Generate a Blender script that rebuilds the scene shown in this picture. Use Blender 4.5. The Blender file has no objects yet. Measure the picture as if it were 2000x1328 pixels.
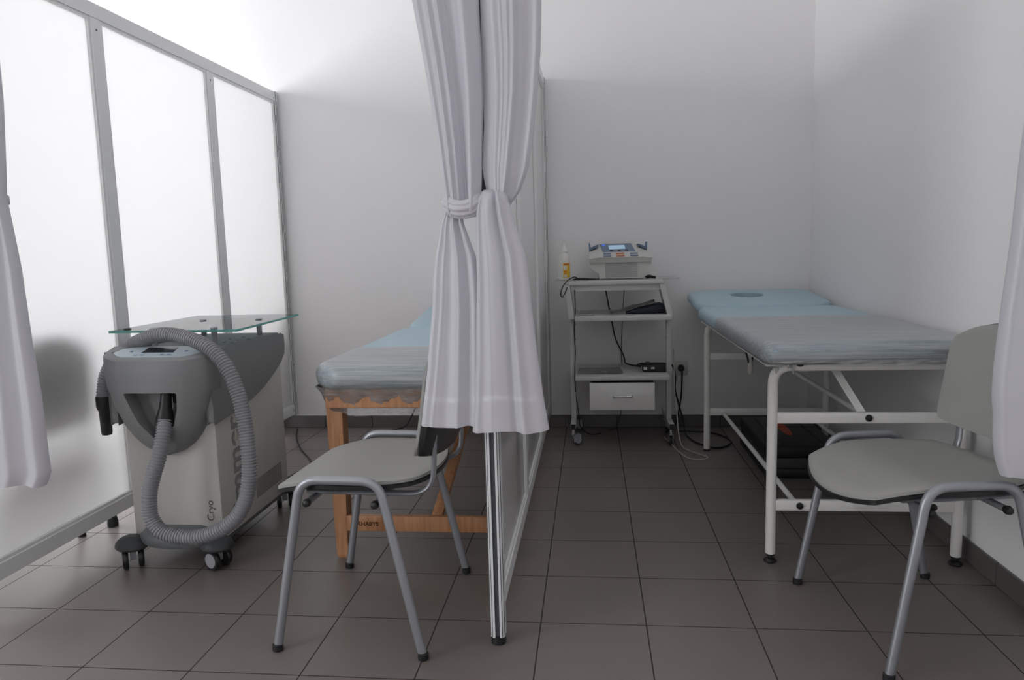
import bpy, bmesh, math, random
from math import sin, cos, pi, radians, sqrt, exp
from mathutils import Vector, Matrix
random.seed(4)
COL = bpy.context.scene.collection

# ------------------------------------------------------------------ materials
def mat(name, col, rough=0.5, metal=0.0, spec=0.5, noise=0.0, nscale=60, bump=0.0, coat=0.0, emit=0, trans=0):
    m = bpy.data.materials.new(name); m.use_nodes = True
    nt = m.node_tree; b = nt.nodes['Principled BSDF']
    b.inputs['Base Color'].default_value = (*col, 1)
    b.inputs['Roughness'].default_value = rough; b.inputs['Metallic'].default_value = metal
    b.inputs['Specular IOR Level'].default_value = spec
    b.inputs['Coat Weight'].default_value = coat
    if emit:
        b.inputs['Emission Color'].default_value = (*col, 1); b.inputs['Emission Strength'].default_value = emit
    if trans: b.inputs['Transmission Weight'].default_value = trans
    if noise or bump:
        tc = nt.nodes.new('ShaderNodeTexCoord'); n = nt.nodes.new('ShaderNodeTexNoise')
        n.inputs['Scale'].default_value = nscale; n.inputs['Detail'].default_value = 4
        nt.links.new(tc.outputs['Object'], n.inputs['Vector'])
        if noise:
            mx = nt.nodes.new('ShaderNodeMix'); mx.data_type = 'RGBA'
            mx.inputs['A'].default_value = (*[max(0, c*(1-noise)) for c in col], 1)
            mx.inputs['B'].default_value = (*[min(1, c*(1+noise)) for c in col], 1)
            nt.links.new(n.outputs['Fac'], mx.inputs['Factor']); nt.links.new(mx.outputs['Result'], b.inputs['Base Color'])
        if bump:
            bp = nt.nodes.new('ShaderNodeBump'); bp.inputs['Strength'].default_value = bump; bp.inputs['Distance'].default_value = .002
            nt.links.new(n.outputs['Fac'], bp.inputs['Height']); nt.links.new(bp.outputs['Normal'], b.inputs['Normal'])
    return m

M = {}
M['wall'] = mat('wall_paint', (.875, .865, .865), .85, spec=.2, bump=.12, nscale=220)
M['ceiling'] = mat('ceiling_paint', (.88, .88, .88), .9, spec=.1)
M['alu'] = mat('white_aluminium', (.80, .81, .82), .38, .1)
M['alu_bead'] = mat('white_bead', (.8, .8, .8), .35)
M['groove'] = mat('dark_groove', (.06, .065, .07), .6)
M['black'] = mat('black_plastic', (.012, .012, .014), .42)
M['blackgloss'] = mat('black_rubber', (.018, .018, .02), .3)
M['whitesteel'] = mat('white_powder_coat', (.86, .86, .83), .35, noise=.03, nscale=30)
M['trolleywhite'] = mat('trolley_enamel', (.62, .62, .6), .4)
M['silver'] = mat('silver_paint', (.33, .345, .37), .38, .55)
M['seat'] = mat('grey_vinyl', (.34, .34, .32), .55, noise=.06, nscale=300, bump=.1)
M['grey'] = mat('grey_moulding', (.225, .23, .235), .5, noise=.12, nscale=900, bump=.25)
M['greytop'] = mat('light_grey_moulding', (.30, .32, .33), .5, noise=.06, nscale=900)
M['machine'] = mat('machine_cream', (.62, .61, .575), .55, noise=.02, nscale=200)
M['print'] = mat('grey_print', (.30, .30, .30), .6)
M['print2'] = mat('dark_print', (.1, .1, .1), .6)
M['hose'] = mat('grey_hose', (.27, .275, .29), .45)
M['darkgrey'] = mat('dark_grey_plastic', (.045, .05, .053), .55)
M['midgrey'] = mat('mid_grey_plastic', (.14, .15, .16), .5)
M['wheel'] = mat('wheel_grey', (.32, .33, .35), .45)
M['display'] = mat('display_dark', (.02, .025, .035), .15)
M['bluebtn'] = mat('blue_button', (.1, .2, .42), .4)
M['panelgrey'] = mat('console_pale', (.42, .5, .54), .35)
M['device'] = mat('device_white', (.6, .6, .57), .4)
M['deviceblue'] = mat('device_blue', (.12, .19, .29), .35)
M['led'] = mat('blue_led', (.08, .2, .9), .4, emit=.35)  # blue of the device logo, with a faint added glow; not a lamp
M['lcd'] = mat('lcd_screen', (.45, .66, .85), .3, emit=.22)
M['orange'] = mat('orange_button', (.5, .16, .06), .4)
M['orangered'] = mat('orange_red_mark', (.55, .085, .03), .5)
M['navy'] = mat('navy_cloth', (.012, .016, .032), .6, bump=.5, nscale=90)
M['yellow'] = mat('yellow_label', (.78, .47, .03), .5)
M['whiteprint'] = mat('white_label', (.78, .78, .75), .5)
M['bottle'] = mat('bottle_plastic', (.75, .75, .7), .3)
M['chrome'] = mat('chrome', (.7, .7, .7), .2, 1)
M['blue'] = mat('blue_vinyl', (.43, .585, .66), .42, noise=.04, nscale=180, bump=.08)
M['socket'] = mat('socket_white', (.62, .61, .58), .4)
M['cablewhite'] = mat('white_cable', (.5, .5, .46), .5)
M['woodmark'] = mat('burnt_mark', (.10, .035, .012), .7)

def tilemat(name, col, grout, tile=0.3, rough=.36, bump=.15, offz=None):
    m = bpy.data.materials.new(name); m.use_nodes = True; nt = m.node_tree; N = nt.nodes; L = nt.links
    b = N['Principled BSDF']; geo = N.new('ShaderNodeNewGeometry'); sep = N.new('ShaderNodeSeparateXYZ')
    L.new(geo.outputs['Position'], sep.inputs[0])
    lines = []
    for ax in ('X', 'Y'):
        a = N.new('ShaderNodeMath'); a.operation = 'ADD'; a.inputs[1].default_value = tile*100 + tile/2; L.new(sep.outputs[ax], a.inputs[0])
        w = N.new('ShaderNodeMath'); w.operation = 'MODULO'; w.inputs[1].default_value = tile; L.new(a.outputs[0], w.inputs[0])
        s = N.new('ShaderNodeMath'); s.operation = 'SUBTRACT'; s.inputs[1].default_value = tile/2; L.new(w.outputs[0], s.inputs[0])
        ab = N.new('ShaderNodeMath'); ab.operation = 'ABSOLUTE'; L.new(s.outputs[0], ab.inputs[0])
        mr = N.new('ShaderNodeMapRange'); mr.inputs['From Min'].default_value = .0011; mr.inputs['From Max'].default_value = .0024
        mr.inputs['To Min'].default_value = 1; mr.inputs['To Max'].default_value = 0; L.new(ab.outputs[0], mr.inputs['Value'])
        lines.append(mr)
    mx = N.new('ShaderNodeMath'); mx.operation = 'MAXIMUM'; L.new(lines[0].outputs[0], mx.inputs[0]); L.new(lines[1].outputs[0], mx.inputs[1])
    # per-tile variation
    def idx(ax):
        a = N.new('ShaderNodeMath'); a.operation = 'DIVIDE'; a.inputs[1].default_value = tile; L.new(sep.outputs[ax], a.inputs[0])
        f = N.new('ShaderNodeMath'); f.operation = 'FLOOR'; L.new(a.outputs[0], f.inputs[0]); return f
    cmb = N.new('ShaderNodeCombineXYZ'); L.new(idx('X').outputs[0], cmb.inputs[0]); L.new(idx('Y').outputs[0], cmb.inputs[1])
    wn = N.new('ShaderNodeTexWhiteNoise'); L.new(cmb.outputs[0], wn.inputs['Vector'])
    ns = N.new('ShaderNodeTexNoise'); ns.inputs['Scale'].default_value = 260; ns.inputs['Detail'].default_value = 5; L.new(geo.outputs['Position'], ns.inputs['Vector'])
    ns2 = N.new('ShaderNodeTexNoise'); ns2.inputs['Scale'].default_value = 9; L.new(geo.outputs['Position'], ns2.inputs['Vector'])
    ad = N.new('ShaderNodeMath'); ad.operation = 'ADD'; L.new(wn.outputs['Value'], ad.inputs[0]); L.new(ns.outputs['Fac'], ad.inputs[1])
    ad2 = N.new('ShaderNodeMath'); ad2.operation = 'ADD'; L.new(ad.outputs[0], ad2.inputs[0]); L.new(ns2.outputs['Fac'], ad2.inputs[1])
    mr = N.new('ShaderNodeMapRange'); mr.inputs['From Max'].default_value = 3; L.new(ad2.outputs[0], mr.inputs['Value'])
    c1 = N.new('ShaderNodeMix'); c1.data_type = 'RGBA'; c1.inputs['A'].default_value = (*[c*.86 for c in col], 1); c1.inputs['B'].default_value = (*[c*1.14 for c in col], 1)
    L.new(mr.outputs[0], c1.inputs['Factor'])
    c2 = N.new('ShaderNodeMix'); c2.data_type = 'RGBA'; c2.inputs['B'].default_value = (*grout, 1)
    L.new(mx.outputs[0], c2.inputs['Factor']); L.new(c1.outputs['Result'], c2.inputs['A'])
    L.new(c2.outputs['Result'], b.inputs['Base Color'])
    r = N.new('ShaderNodeMapRange'); r.inputs['To Min'].default_value = rough; r.inputs['To Max'].default_value = .8
    L.new(mx.outputs[0], r.inputs['Value']); L.new(r.outputs[0], b.inputs['Roughness'])
    sp = N.new('ShaderNodeMapRange'); sp.inputs['To Min'].default_value = .65; sp.inputs['To Max'].default_value = 0.05; L.new(mx.outputs[0], sp.inputs['Value']); L.new(sp.outputs[0], b.inputs['Specular IOR Level'])
    h = N.new('ShaderNodeMath'); h.operation = 'MULTIPLY_ADD'; h.inputs[1].default_value = -1; L.new(mx.outputs[0], h.inputs[0])
    nm = N.new('ShaderNodeMath'); nm.operation = 'MULTIPLY'; nm.inputs[1].default_value = .05; L.new(ns.outputs['Fac'], nm.inputs[0]); L.new(nm.outputs[0], h.inputs[2])
    bp = N.new('ShaderNodeBump'); bp.inputs['Strength'].default_value = bump; bp.inputs['Distance'].default_value = .002
    L.new(h.outputs[0], bp.inputs['Height']); L.new(bp.outputs['Normal'], b.inputs['Normal'])
    return m
M['floor'] = tilemat('floor_tile', (.185, .160, .149), (.045, .04, .038))
M['skirt'] = tilemat('skirting_tile', (.115, .108, .102), (.03, .028, .026))

def woodmat():
    m = bpy.data.materials.new('beech_wood'); m.use_nodes = True; nt = m.node_tree; N = nt.nodes; L = nt.links
    b = N['Principled BSDF']; tc = N.new('ShaderNodeTexCoord'); mp = N.new('ShaderNodeMapping'); mp.inputs['Scale'].default_value = (60, 60, 5)
    L.new(tc.outputs['Object'], mp.inputs[0]); n = N.new('ShaderNodeTexNoise'); n.inputs['Scale'].default_value = 1.5; n.inputs['Detail'].default_value = 6
    L.new(mp.outputs[0], n.inputs['Vector']); r = N.new('ShaderNodeValToRGB')
    r.color_ramp.elements[0].color = (.40, .185, .085, 1); r.color_ramp.elements[0].position = .3
    r.color_ramp.elements[1].color = (.56, .29, .145, 1); r.color_ramp.elements[1].position = .7
    L.new(n.outputs['Fac'], r.inputs[0]); L.new(r.outputs[0], b.inputs['Base Color']); b.inputs['Roughness'].default_value = .42
    return m
M['wood'] = woodmat()

def clothmat(name, col, tr=.3):
    m = bpy.data.materials.new(name); m.use_nodes = True; nt = m.node_tree; N = nt.nodes; L = nt.links
    N.remove(N['Principled BSDF']); out = N['Material Output']
    d = N.new('ShaderNodeBsdfDiffuse'); d.inputs[0].default_value = (*col, 1)
    t = N.new('ShaderNodeBsdfTranslucent'); t.inputs[0].default_value = (*col, 1)
    s = N.new('ShaderNodeBsdfSheen') if hasattr(bpy.types, 'ShaderNodeBsdfSheen') else None
    mx = N.new('ShaderNodeMixShader'); mx.inputs[0].default_value = tr
    L.new(d.outputs[0], mx.inputs[1]); L.new(t.outputs[0], mx.inputs[2])
    g = N.new('ShaderNodeBsdfGlossy'); g.inputs['Roughness'].default_value = .45; g.inputs[0].default_value = (.9, .9, .95, 1)
    mg = N.new('ShaderNodeMixShader'); mg.inputs[0].default_value = .06; L.new(mx.outputs[0], mg.inputs[1]); L.new(g.outputs[0], mg.inputs[2])
    tc = N.new('ShaderNodeTexCoord'); n = N.new('ShaderNodeTexWave'); n.inputs['Scale'].default_value = 700; n.bands_direction = 'Z'
    n.inputs['Distortion'].default_value = 1.0
    L.new(tc.outputs['Object'], n.inputs['Vector']); bp = N.new('ShaderNodeBump'); bp.inputs['Strength'].default_value = .06; bp.inputs['Distance'].default_value = .0006
    L.new(n.outputs['Fac'], bp.inputs['Height'])
    for q in (d, t, g): L.new(bp.outputs[0], q.inputs['Normal'])
    L.new(mg.outputs[0], out.inputs[0]); return m
M['curtain'] = clothmat('white_curtain_fabric', (.72, .715, .76), .28)

def panelmat():
    m = bpy.data.materials.new('opal_panel'); m.use_nodes = True; nt = m.node_tree; N = nt.nodes; L = nt.links
    N.remove(N['Principled BSDF']); out = N['Material Output']
    d = N.new('ShaderNodeBsdfDiffuse'); d.inputs[0].default_value = (.84, .83, .83, 1)
    t = N.new('ShaderNodeBsdfTranslucent'); t.inputs[0].default_value = (.97, .965, .965, 1)
    mx = N.new('ShaderNodeMixShader'); mx.inputs[0].default_value = .86
    L.new(d.outputs[0], mx.inputs[1]); L.new(t.outputs[0], mx.inputs[2])
    g = N.new('ShaderNodeBsdfGlossy'); g.inputs['Roughness'].default_value = .3
    fr = N.new('ShaderNodeFresnel'); fr.inputs[0].default_value = 1.35
    mg = N.new('ShaderNodeMixShader'); L.new(fr.outputs[0], mg.inputs[0]); L.new(mx.outputs[0], mg.inputs[1]); L.new(g.outputs[0], mg.inputs[2])
    L.new(mg.outputs[0], out.inputs[0]); return m
M['panel'] = panelmat()

def filmmat(name, haze, streak=(3, 60, 60), fres=1.5, white=(.85, .85, .86), bump=.3):
    m = bpy.data.materials.new(name); m.use_nodes = True; nt = m.node_tree; N = nt.nodes; L = nt.links
    N.remove(N['Principled BSDF']); out = N['Material Output']
    tc = N.new('ShaderNodeTexCoord'); mp = N.new('ShaderNodeMapping'); mp.inputs['Scale'].default_value = streak
    L.new(tc.outputs['Object'], mp.inputs[0]); n = N.new('ShaderNodeTexNoise'); n.inputs['Scale'].default_value = 1; n.inputs['Detail'].default_value = 5
    n.inputs['Roughness'].default_value = .65
    L.new(mp.outputs[0], n.inputs['Vector'])
    bp = N.new('ShaderNodeBump'); bp.inputs['Strength'].default_value = bump; bp.inputs['Distance'].default_value = .002; L.new(n.outputs['Fac'], bp.inputs['Height'])
    tr = N.new('ShaderNodeBsdfTransparent'); d = N.new('ShaderNodeBsdfDiffuse'); d.inputs[0].default_value = (*white, 1)
    g = N.new('ShaderNodeBsdfGlossy'); g.inputs['Roughness'].default_value = .34
    L.new(bp.outputs[0], g.inputs['Normal'])
    tl = N.new('ShaderNodeBsdfTranslucent'); tl.inputs[0].default_value = (1, 1, 1, 1); dt = N.new('ShaderNodeMixShader')
    L.new(d.outputs[0], dt.inputs[1]); L.new(tl.outputs[0], dt.inputs[2]); dt.inputs[0].default_value = .3
    mr = N.new('ShaderNodeMapRange'); mr.inputs['From Min'].default_value = .3; mr.inputs['From Max'].default_value = .75
    mr.inputs['To Min'].default_value = haze*.3; mr.inputs['To Max'].default_value = haze*1.6; L.new(n.outputs['Fac'], mr.inputs[0])
    a = N.new('ShaderNodeMixShader'); L.new(mr.outputs[0], a.inputs[0]); L.new(tr.outputs[0], a.inputs[1]); L.new(dt.outputs[0], a.inputs[2])
    fr = N.new('ShaderNodeFresnel'); fr.inputs[0].default_value = fres
    b = N.new('ShaderNodeMixShader'); L.new(fr.outputs[0], b.inputs[0]); L.new(a.outputs[0], b.inputs[1]); L.new(g.outputs[0], b.inputs[2])
    L.new(b.outputs[0], out.inputs[0]); return m
M['film'] = filmmat('stretch_film', .42, (3, 90, 90), 1.7, (.98, .98, .98), .3)
M['film_crumple'] = filmmat('crumpled_film', .34, (14, 30, 70), 1.6, (.8, .8, .8))
M['clearsheet'] = filmmat('clear_plastic', .10, (9, 9, 9), 1.15, (.9, .9, .9), 0.0)

def glassmat():
    m = bpy.data.materials.new('float_glass'); m.use_nodes = True; nt = m.node_tree; N = nt.nodes; L = nt.links
    N.remove(N['Principled BSDF']); out = N['Material Output']
    g = N.new('ShaderNodeBsdfGlossy'); g.inputs['Roughness'].default_value = .02
    tr = N.new('ShaderNodeBsdfTransparent'); tr.inputs[0].default_value = (.86, .96, .93, 1)
    fr = N.new('ShaderNodeFresnel'); fr.inputs[0].default_value = 1.5; mx = N.new('ShaderNodeMixShader')
    L.new(fr.outputs[0], mx.inputs[0]); L.new(tr.outputs[0], mx.inputs[1]); L.new(g.outputs[0], mx.inputs[2]); L.new(mx.outputs[0], out.inputs[0])
    return m
M['glass'] = glassmat()
M['glassedge'] = mat('green_glass_edge', (.11, .36, .31), .12, spec=.8)

# ------------------------------------------------------------------ helpers
def obj(name, bm, m, parent=None, smooth=True, angle=40):
    me = bpy.data.meshes.new(name)
    bmesh.ops.recalc_face_normals(bm, faces=bm.faces)
    bm.to_mesh(me); bm.free()
    me.materials.append(m if not isinstance(m, str) else M[m])
    o = bpy.data.objects.new(name, me); COL.objects.link(o)
    if smooth:
        for p in me.polygons: p.use_smooth = True
        try: me.set_sharp_from_angle(angle=radians(angle))
        except Exception: pass
    if parent: o.parent = parent
    return o
def tag(o, label=None, cat=None, group=None, kind=None):
    for k, v in (('label', label), ('category', cat), ('group', group), ('kind', kind)):
        if v: o[k] = v
    return o
def thing(name, label, cat, loc=(0, 0, 0), rz=0, group=None):
    e = bpy.data.objects.new(name, None); COL.objects.link(e); e.empty_display_size = .05
    e.location = loc; e.rotation_euler = (0, 0, rz); return tag(e, label, cat, group)
def box(bm, x0, x1, y0, y1, z0, z1, bev=0.0, seg=2):
    b2 = bmesh.new(); bmesh.ops.create_cube(b2, size=1)
    for v in b2.verts:
        v.co = Vector(((x0+x1)/2 + v.co.x*(x1-x0), (y0+y1)/2 + v.co.y*(y1-y0), (z0+z1)/2 + v.co.z*(z1-z0)))
    if bev: bmesh.ops.bevel(b2, geom=b2.edges[:], offset=bev, segments=seg, profile=.5, affect='EDGES')
    merge(bm, b2)
def merge(bm, b2, mtx=None):
    me = bpy.data.meshes.new('tmp'); 
    if mtx is not None: bmesh.ops.transform(b2, matrix=mtx, verts=b2.verts)
    b2.to_mesh(me); b2.free(); bm.from_mesh(me); bpy.data.meshes.remove(me)
def BX(*a, **k):
    bm = bmesh.new(); box(bm, *a, **k); return bm
def loft(bm, rings, cap=True, closed=True):
    R = [[bm.verts.new(p) for p in r] for r in rings]; n = len(R[0])
    for a, b in zip(R[:-1], R[1:]):
        for i in range(n if closed else n-1):
            j = (i+1) % n
            bm.faces.new((a[i], a[j], b[j], b[i]))
    if cap and closed: bm.faces.new(R[0]); bm.faces.new(R[-1][::-1])
    return R
def smoothpath(pts, sub=6):
    pts = [Vector(p) for p in pts]; out = []
    if len(pts) < 3: return pts
    for i in range(len(pts)-1):
        p0 = pts[max(i-1, 0)]; p1 = pts[i]; p2 = pts[i+1]; p3 = pts[min(i+2, len(pts)-1)]
        for s in range(sub):
            t = s/sub
            out.append(.5*((2*p1) + (p2-p0)*t + (2*p0-5*p1+4*p2-p3)*t*t + (3*p1-p0-3*p2+p3)*t**3))
    out.append(pts[-1]); return out
def frames(pts):
    T = []
    for i in range(len(pts)):
        a = pts[max(i-1, 0)]; b = pts[min(i+1, len(pts)-1)]; T.append((b-a).normalized())
    up = Vector((0, 0, 1)) if abs(T[0].z) < .9 else Vector((0, 1, 0))
    n = (up - T[0]*up.dot(T[0])).normalized(); F = []
    for t in T:
        n = (n - t*n.dot(t)); n = n.normalized(); F.append((t, n, t.cross(n)))
    return F
def tube(bm, pts, r, seg=12, sub=0, rx=None, radii=None):
    pts = smoothpath(pts, sub) if sub else [Vector(p) for p in pts]
    F = frames(pts); rings = []
    for k, (p, (t, n, b)) in enumerate(zip(pts, F)):
        rr = radii[k] if radii else r
        rings.append([p + n*cos(2*pi*i/seg)*rr + b*sin(2*pi*i/seg)*(rx or rr) for i in range(seg)])
    loft(bm, rings)
def TB(*a, **k):
    bm = bmesh.new(); tube(bm, *a, **k); return bm
def fillet(pts, r, n=6):
    P = [Vector(p) for p in pts]; out = [P[0]]
    for i in range(1, len(P)-1):
        a = (P[i-1]-P[i]); b = (P[i+1]-P[i]); la, lb = a.length, b.length; a.normalize(); b.normalize()
        ang = a.angle(b); d = min(r/math.tan(ang/2), la*.49, lb*.49)
        s = P[i]+a*d; e = P[i]+b*d
        for k in range(n+1):
            t = k/n; out.append((1-t)**2*s + 2*t*(1-t)*P[i] + t*t*e)
    out.append(P[-1]); return out
def lathe(bm, prof, seg=24, c=(0, 0, 0), axis='Z', mtx=None):
    b2 = bmesh.new(); rings = []
    for r, z in prof:
        rings.append([Vector((max(r, 1e-4)*cos(2*pi*i/seg), max(r, 1e-4)*sin(2*pi*i/seg), z)) for i in range(seg)])
    loft(b2, rings)
    Mx = Matrix.Translation(c)
    if axis == 'X': Mx = Mx @ Matrix.Rotation(pi/2, 4, 'Y')
    if axis == 'Y': Mx = Mx @ Matrix.Rotation(-pi/2, 4, 'X')
    if mtx is not None: Mx = Mx @ mtx
    merge(bm, b2, Mx)
def LT(*a, **k):
    bm = bmesh.new(); lathe(bm, *a, **k); return bm
def prism(bm, poly, axis, a, b):
    # poly: 2-D points; extruded along axis from a to b
    def P(u, v, w):
        return {'X': (w, u, v), 'Y': (u, w, v), 'Z': (u, v, w)}[axis]
    loft(bm, [[Vector(P(u, v, a)) for u, v in poly], [Vector(P(u, v, b)) for u, v in poly]])
def bevelled(bm, off=.004, seg=2, ang=30):
    es = [e for e in bm.edges if len(e.link_faces) == 2 and e.calc_face_angle(0) > radians(ang)]
    bmesh.ops.bevel(bm, geom=es, offset=off, segments=seg, profile=.5, affect='EDGES'); return bm
def boolean(target, cutter_bm):
    me = bpy.data.meshes.new('cut'); bmesh.ops.recalc_face_normals(cutter_bm, faces=cutter_bm.faces); cutter_bm.to_mesh(me); cutter_bm.free()
    c = bpy.data.objects.new('cut', me); COL.objects.link(c); c.parent = target.parent
    md = target.modifiers.new('b', 'BOOLEAN'); md.object = c; md.operation = 'DIFFERENCE'; md.solver = 'EXACT'
    bpy.context.view_layer.update()
    dg = bpy.context.evaluated_depsgraph_get(); nm = bpy.data.meshes.new_from_object(target.evaluated_get(dg))
    target.modifiers.remove(md); target.data = nm; bpy.data.objects.remove(c); bpy.data.meshes.remove(me)
    for p in nm.polygons: p.use_smooth = True
    try: nm.set_sharp_from_angle(angle=radians(35))
    except Exception: pass
def text(name, s, size, m, mtx, parent, ext=.0006, offset=0.0):
    cu = bpy.data.curves.new(name, 'FONT'); cu.body = s; cu.size = size; cu.extrude = ext; cu.offset = offset
    o = bpy.data.objects.new(name, cu); COL.objects.link(o); bpy.context.view_layer.update()
    me = bpy.data.meshes.new_from_object(o.evaluated_get(bpy.context.evaluated_depsgraph_get()))
    bpy.data.objects.remove(o); bpy.data.curves.remove(cu)
    me.transform(mtx); me.materials.clear(); me.materials.append(M[m])
    o = bpy.data.objects.new(name, me); COL.objects.link(o); o.parent = parent; return o
def copytree(o, parent=None):
    c = o.copy(); COL.objects.link(c)
    if parent: c.parent = parent
    for ch in list(o.children): copytree(ch, c)
    return c
def struct(name, bm, m):
    o = obj(name, bm, m, smooth=False); o['kind'] = 'structure'; return o
def lerp(tab, z):
    # tab: list of (z, value...) sorted by descending z
    if z >= tab[0][0]: return tab[0][1:]
    for a, b in zip(tab[:-1], tab[1:]):
        if b[0] <= z <= a[0]:
            t = (a[0]-z)/(a[0]-b[0]); return tuple(p+(q-p)*t for p, q in zip(a[1:], b[1:]))
    return tab[-1][1:]

# ------------------------------------------------------------------ room
XR, XW, YB, YF, ZC = 1.69, -3.6, 2.925, -4.6, 3.25
struct('floor', BX(XW-.2, XR+.2, YF-.2, YB+.2, -.12, 0), 'floor')
struct('ceiling', BX(XW-.2, XR+.2, YF-.2, YB+.2, ZC, ZC+.12), 'ceiling')
struct('wall_back', BX(XW-.2, XR+.2, YB, YB+.15, 0, ZC), 'wall')
struct('wall_right', BX(XR, XR+.15, YF, YB, 0, ZC), 'wall')
struct('wall_front', BX(XW-.2, XR+.2, YF-.15, YF, 0, ZC), 'wall')
WIN = [(-3.4, -1.6), (.4, 2.5)]; WZ = (.6, 2.60)
bm = bmesh.new()
ys = [YF, WIN[0][0], WIN[0][1], WIN[1][0], WIN[1][1], YB]
for i in range(0, 6, 2): box(bm, XW-.15, XW, ys[i], ys[i+1], 0, ZC)
for a, b in WIN:
    box(bm, XW-.15, XW, a, b, 0, WZ[0]); box(bm, XW-.15, XW, a, b, WZ[1], ZC)
struct('wall_left', bm, 'wall')
for k, (a, b) in enumerate(WIN):
    bm = bmesh.new(); m = (a+b)/2
    for y in (a, m-.03, b-.06): box(bm, XW-.1, XW-.04, y, y+.06, *WZ)
    for z in (WZ[0], WZ[1]-.06): box(bm, XW-.1, XW-.04, a, b, z, z+.06)
    struct('window_%d' % (k+1), bm, 'alu_bead')
# tiled skirting with its vertical joints and the pale sealant line on top
def skirt(name, along):
    bm = bmesh.new()
    if along == 'X':
        x = XW
        while x < XR-.005:
            x2 = min((math.floor(x/.3+1e-6)+1)*.3, XR); box(bm, x+.001, x2-.001, YB-.009, YB, .001, .074, .0015, 1); x = x2
    else:
        y = YF
        while y < YB-.012:
            y2 = min((math.floor(y/.3+1e-6)+1)*.3, YB-.011); box(bm, XR-.009, XR, y+.001, y2-.001, .001, .074, .0015, 1); y = y2
    return struct(name, bm, 'skirt')
skirt('baseboard_back', 'X'); skirt('baseboard_right', 'Y')
struct('trim_1', BX(XW, XR, YB-.004, YB, .074, .079), 'whiteprint')

# ------------------------------------------------------------------ partitions
def partition(X, label, y0, feet=True):
    t = thing('partition_screen', label, 'partition', (X, 0, 0))
    yv = [y0+.003, 1.306, 2.140, 2.895]; h = .0165
    # rails
    obj('top_rail', bevelled(BX(-h, h, y0, 2.915, 1.972, 2.028), .002, 1), 'alu', t)
    obj('bottom_rail', bevelled(BX(-h, h, y0+.02, 2.915, .092, .146), .002, 1), 'alu', t)
    for k, y in enumerate(yv[1:3]):
        p = obj('mullion', bevelled(BX(-h, h, y-.03, y+.03, .146, 1.972), .002, 1), 'alu', t)
        for z in (1.93, .19):
            for s in (-1, 1): obj('screw', LT([(.004, -.001), (.004, .001)], 10, (s*h, y, z), 'X'), 'groove', p)
    for k in range(3):
        a = yv[k]+(.018 if k == 0 else .03); b = yv[k+1]-(.018 if k == 2 else .03)
        obj('panel', BX(-.003, .003, a-.01, b+.01, .138, 1.98), 'panel', t, smooth=False)
        bm = bmesh.new()
        for s in (-1, 1):
            x0, x1 = (s*.004, s*.0125) if s > 0 else (s*.0125, s*.004)
            box(bm, x0, x1, a, b, .146, .157); box(bm, x0, x1, a, b, 1.961, 1.972)
            box(bm, x0, x1, a, a+.010, .157, 1.961); box(bm, x0, x1, b-.010, b, .157, 1.961)
        obj('glazing_bead', bm, 'alu_bead', t, smooth=False)
    # slotted posts: octagonal profile with dark grooves
    def post(y, z0, name):
        r = .0205; poly = []
        for q in range(4):
            for (u, v) in ((-.0065, -r), (-.0065, -r+.007), (-.0035, -r+.007), (.0035, -r+.007), (.0065, -r+.007), (.0065, -r), (.012, -r), (r, -.012)):
                a = q*pi/2; poly.append((u*cos(a)-v*sin(a), y+u*sin(a)+v*cos(a)))
        bm = bmesh.new(); prism(bm, poly, 'Z', z0, 2.03); p = obj(name, bm, 'alu', t, smooth=False)
        bm = bmesh.new()
        for q in range(4):
            a = q*pi/2; b2 = BX(-.0062, .0062, -r+.0045, -r+.0075, z0+.002, 2.028)
            merge(bm, b2, Matrix.Translation((0, y, 0)) @ Matrix.Rotation(a, 4, 'Z'))
        # the fine slots beside each rib
        for q in range(4):
            for s in (-1, 1):
                a = q*pi/2; b2 = BX(s*.0135-.0008, s*.0135+.0008, -r+.0005, -r+.004, z0+.002, 2.028)
                merge(bm, b2, Matrix.Translation((0, y, 0)) @ Matrix.Rotation(a, 4, 'Z'))
        obj('groove', bm, 'groove', p, smooth=False)
        return p
    post(y0, .024, 'front_post')
    obj('foot', LT([(.015, 0), (.0205, .002), (.021, .016), (.019, .025)], 20, (0, y0, 0)), 'black', t)
    post(2.902, .084, 'wall_post')
    for z in (1.99, .12):
        for s in (-1, 1): obj('screw', LT([(.0035, -.001), (.0035, .001)], 10, (s*.0168, 2.872, z), 'X'), 'groove', t)
    for z in (1.70, .40):
        for s in (-1, 1): obj('screw', LT([(.0035, -.001), (.0035, .001)], 10, (s*.0205, 2.902, z), 'X'), 'groove', t)
    return t
partition(.192, 'white-framed opal partition screen in the middle, its slotted post below the knotted curtain', .488)
partition(-1.394, 'bright backlit opal partition screen on the left behind the cryotherapy machine', .488)

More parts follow.
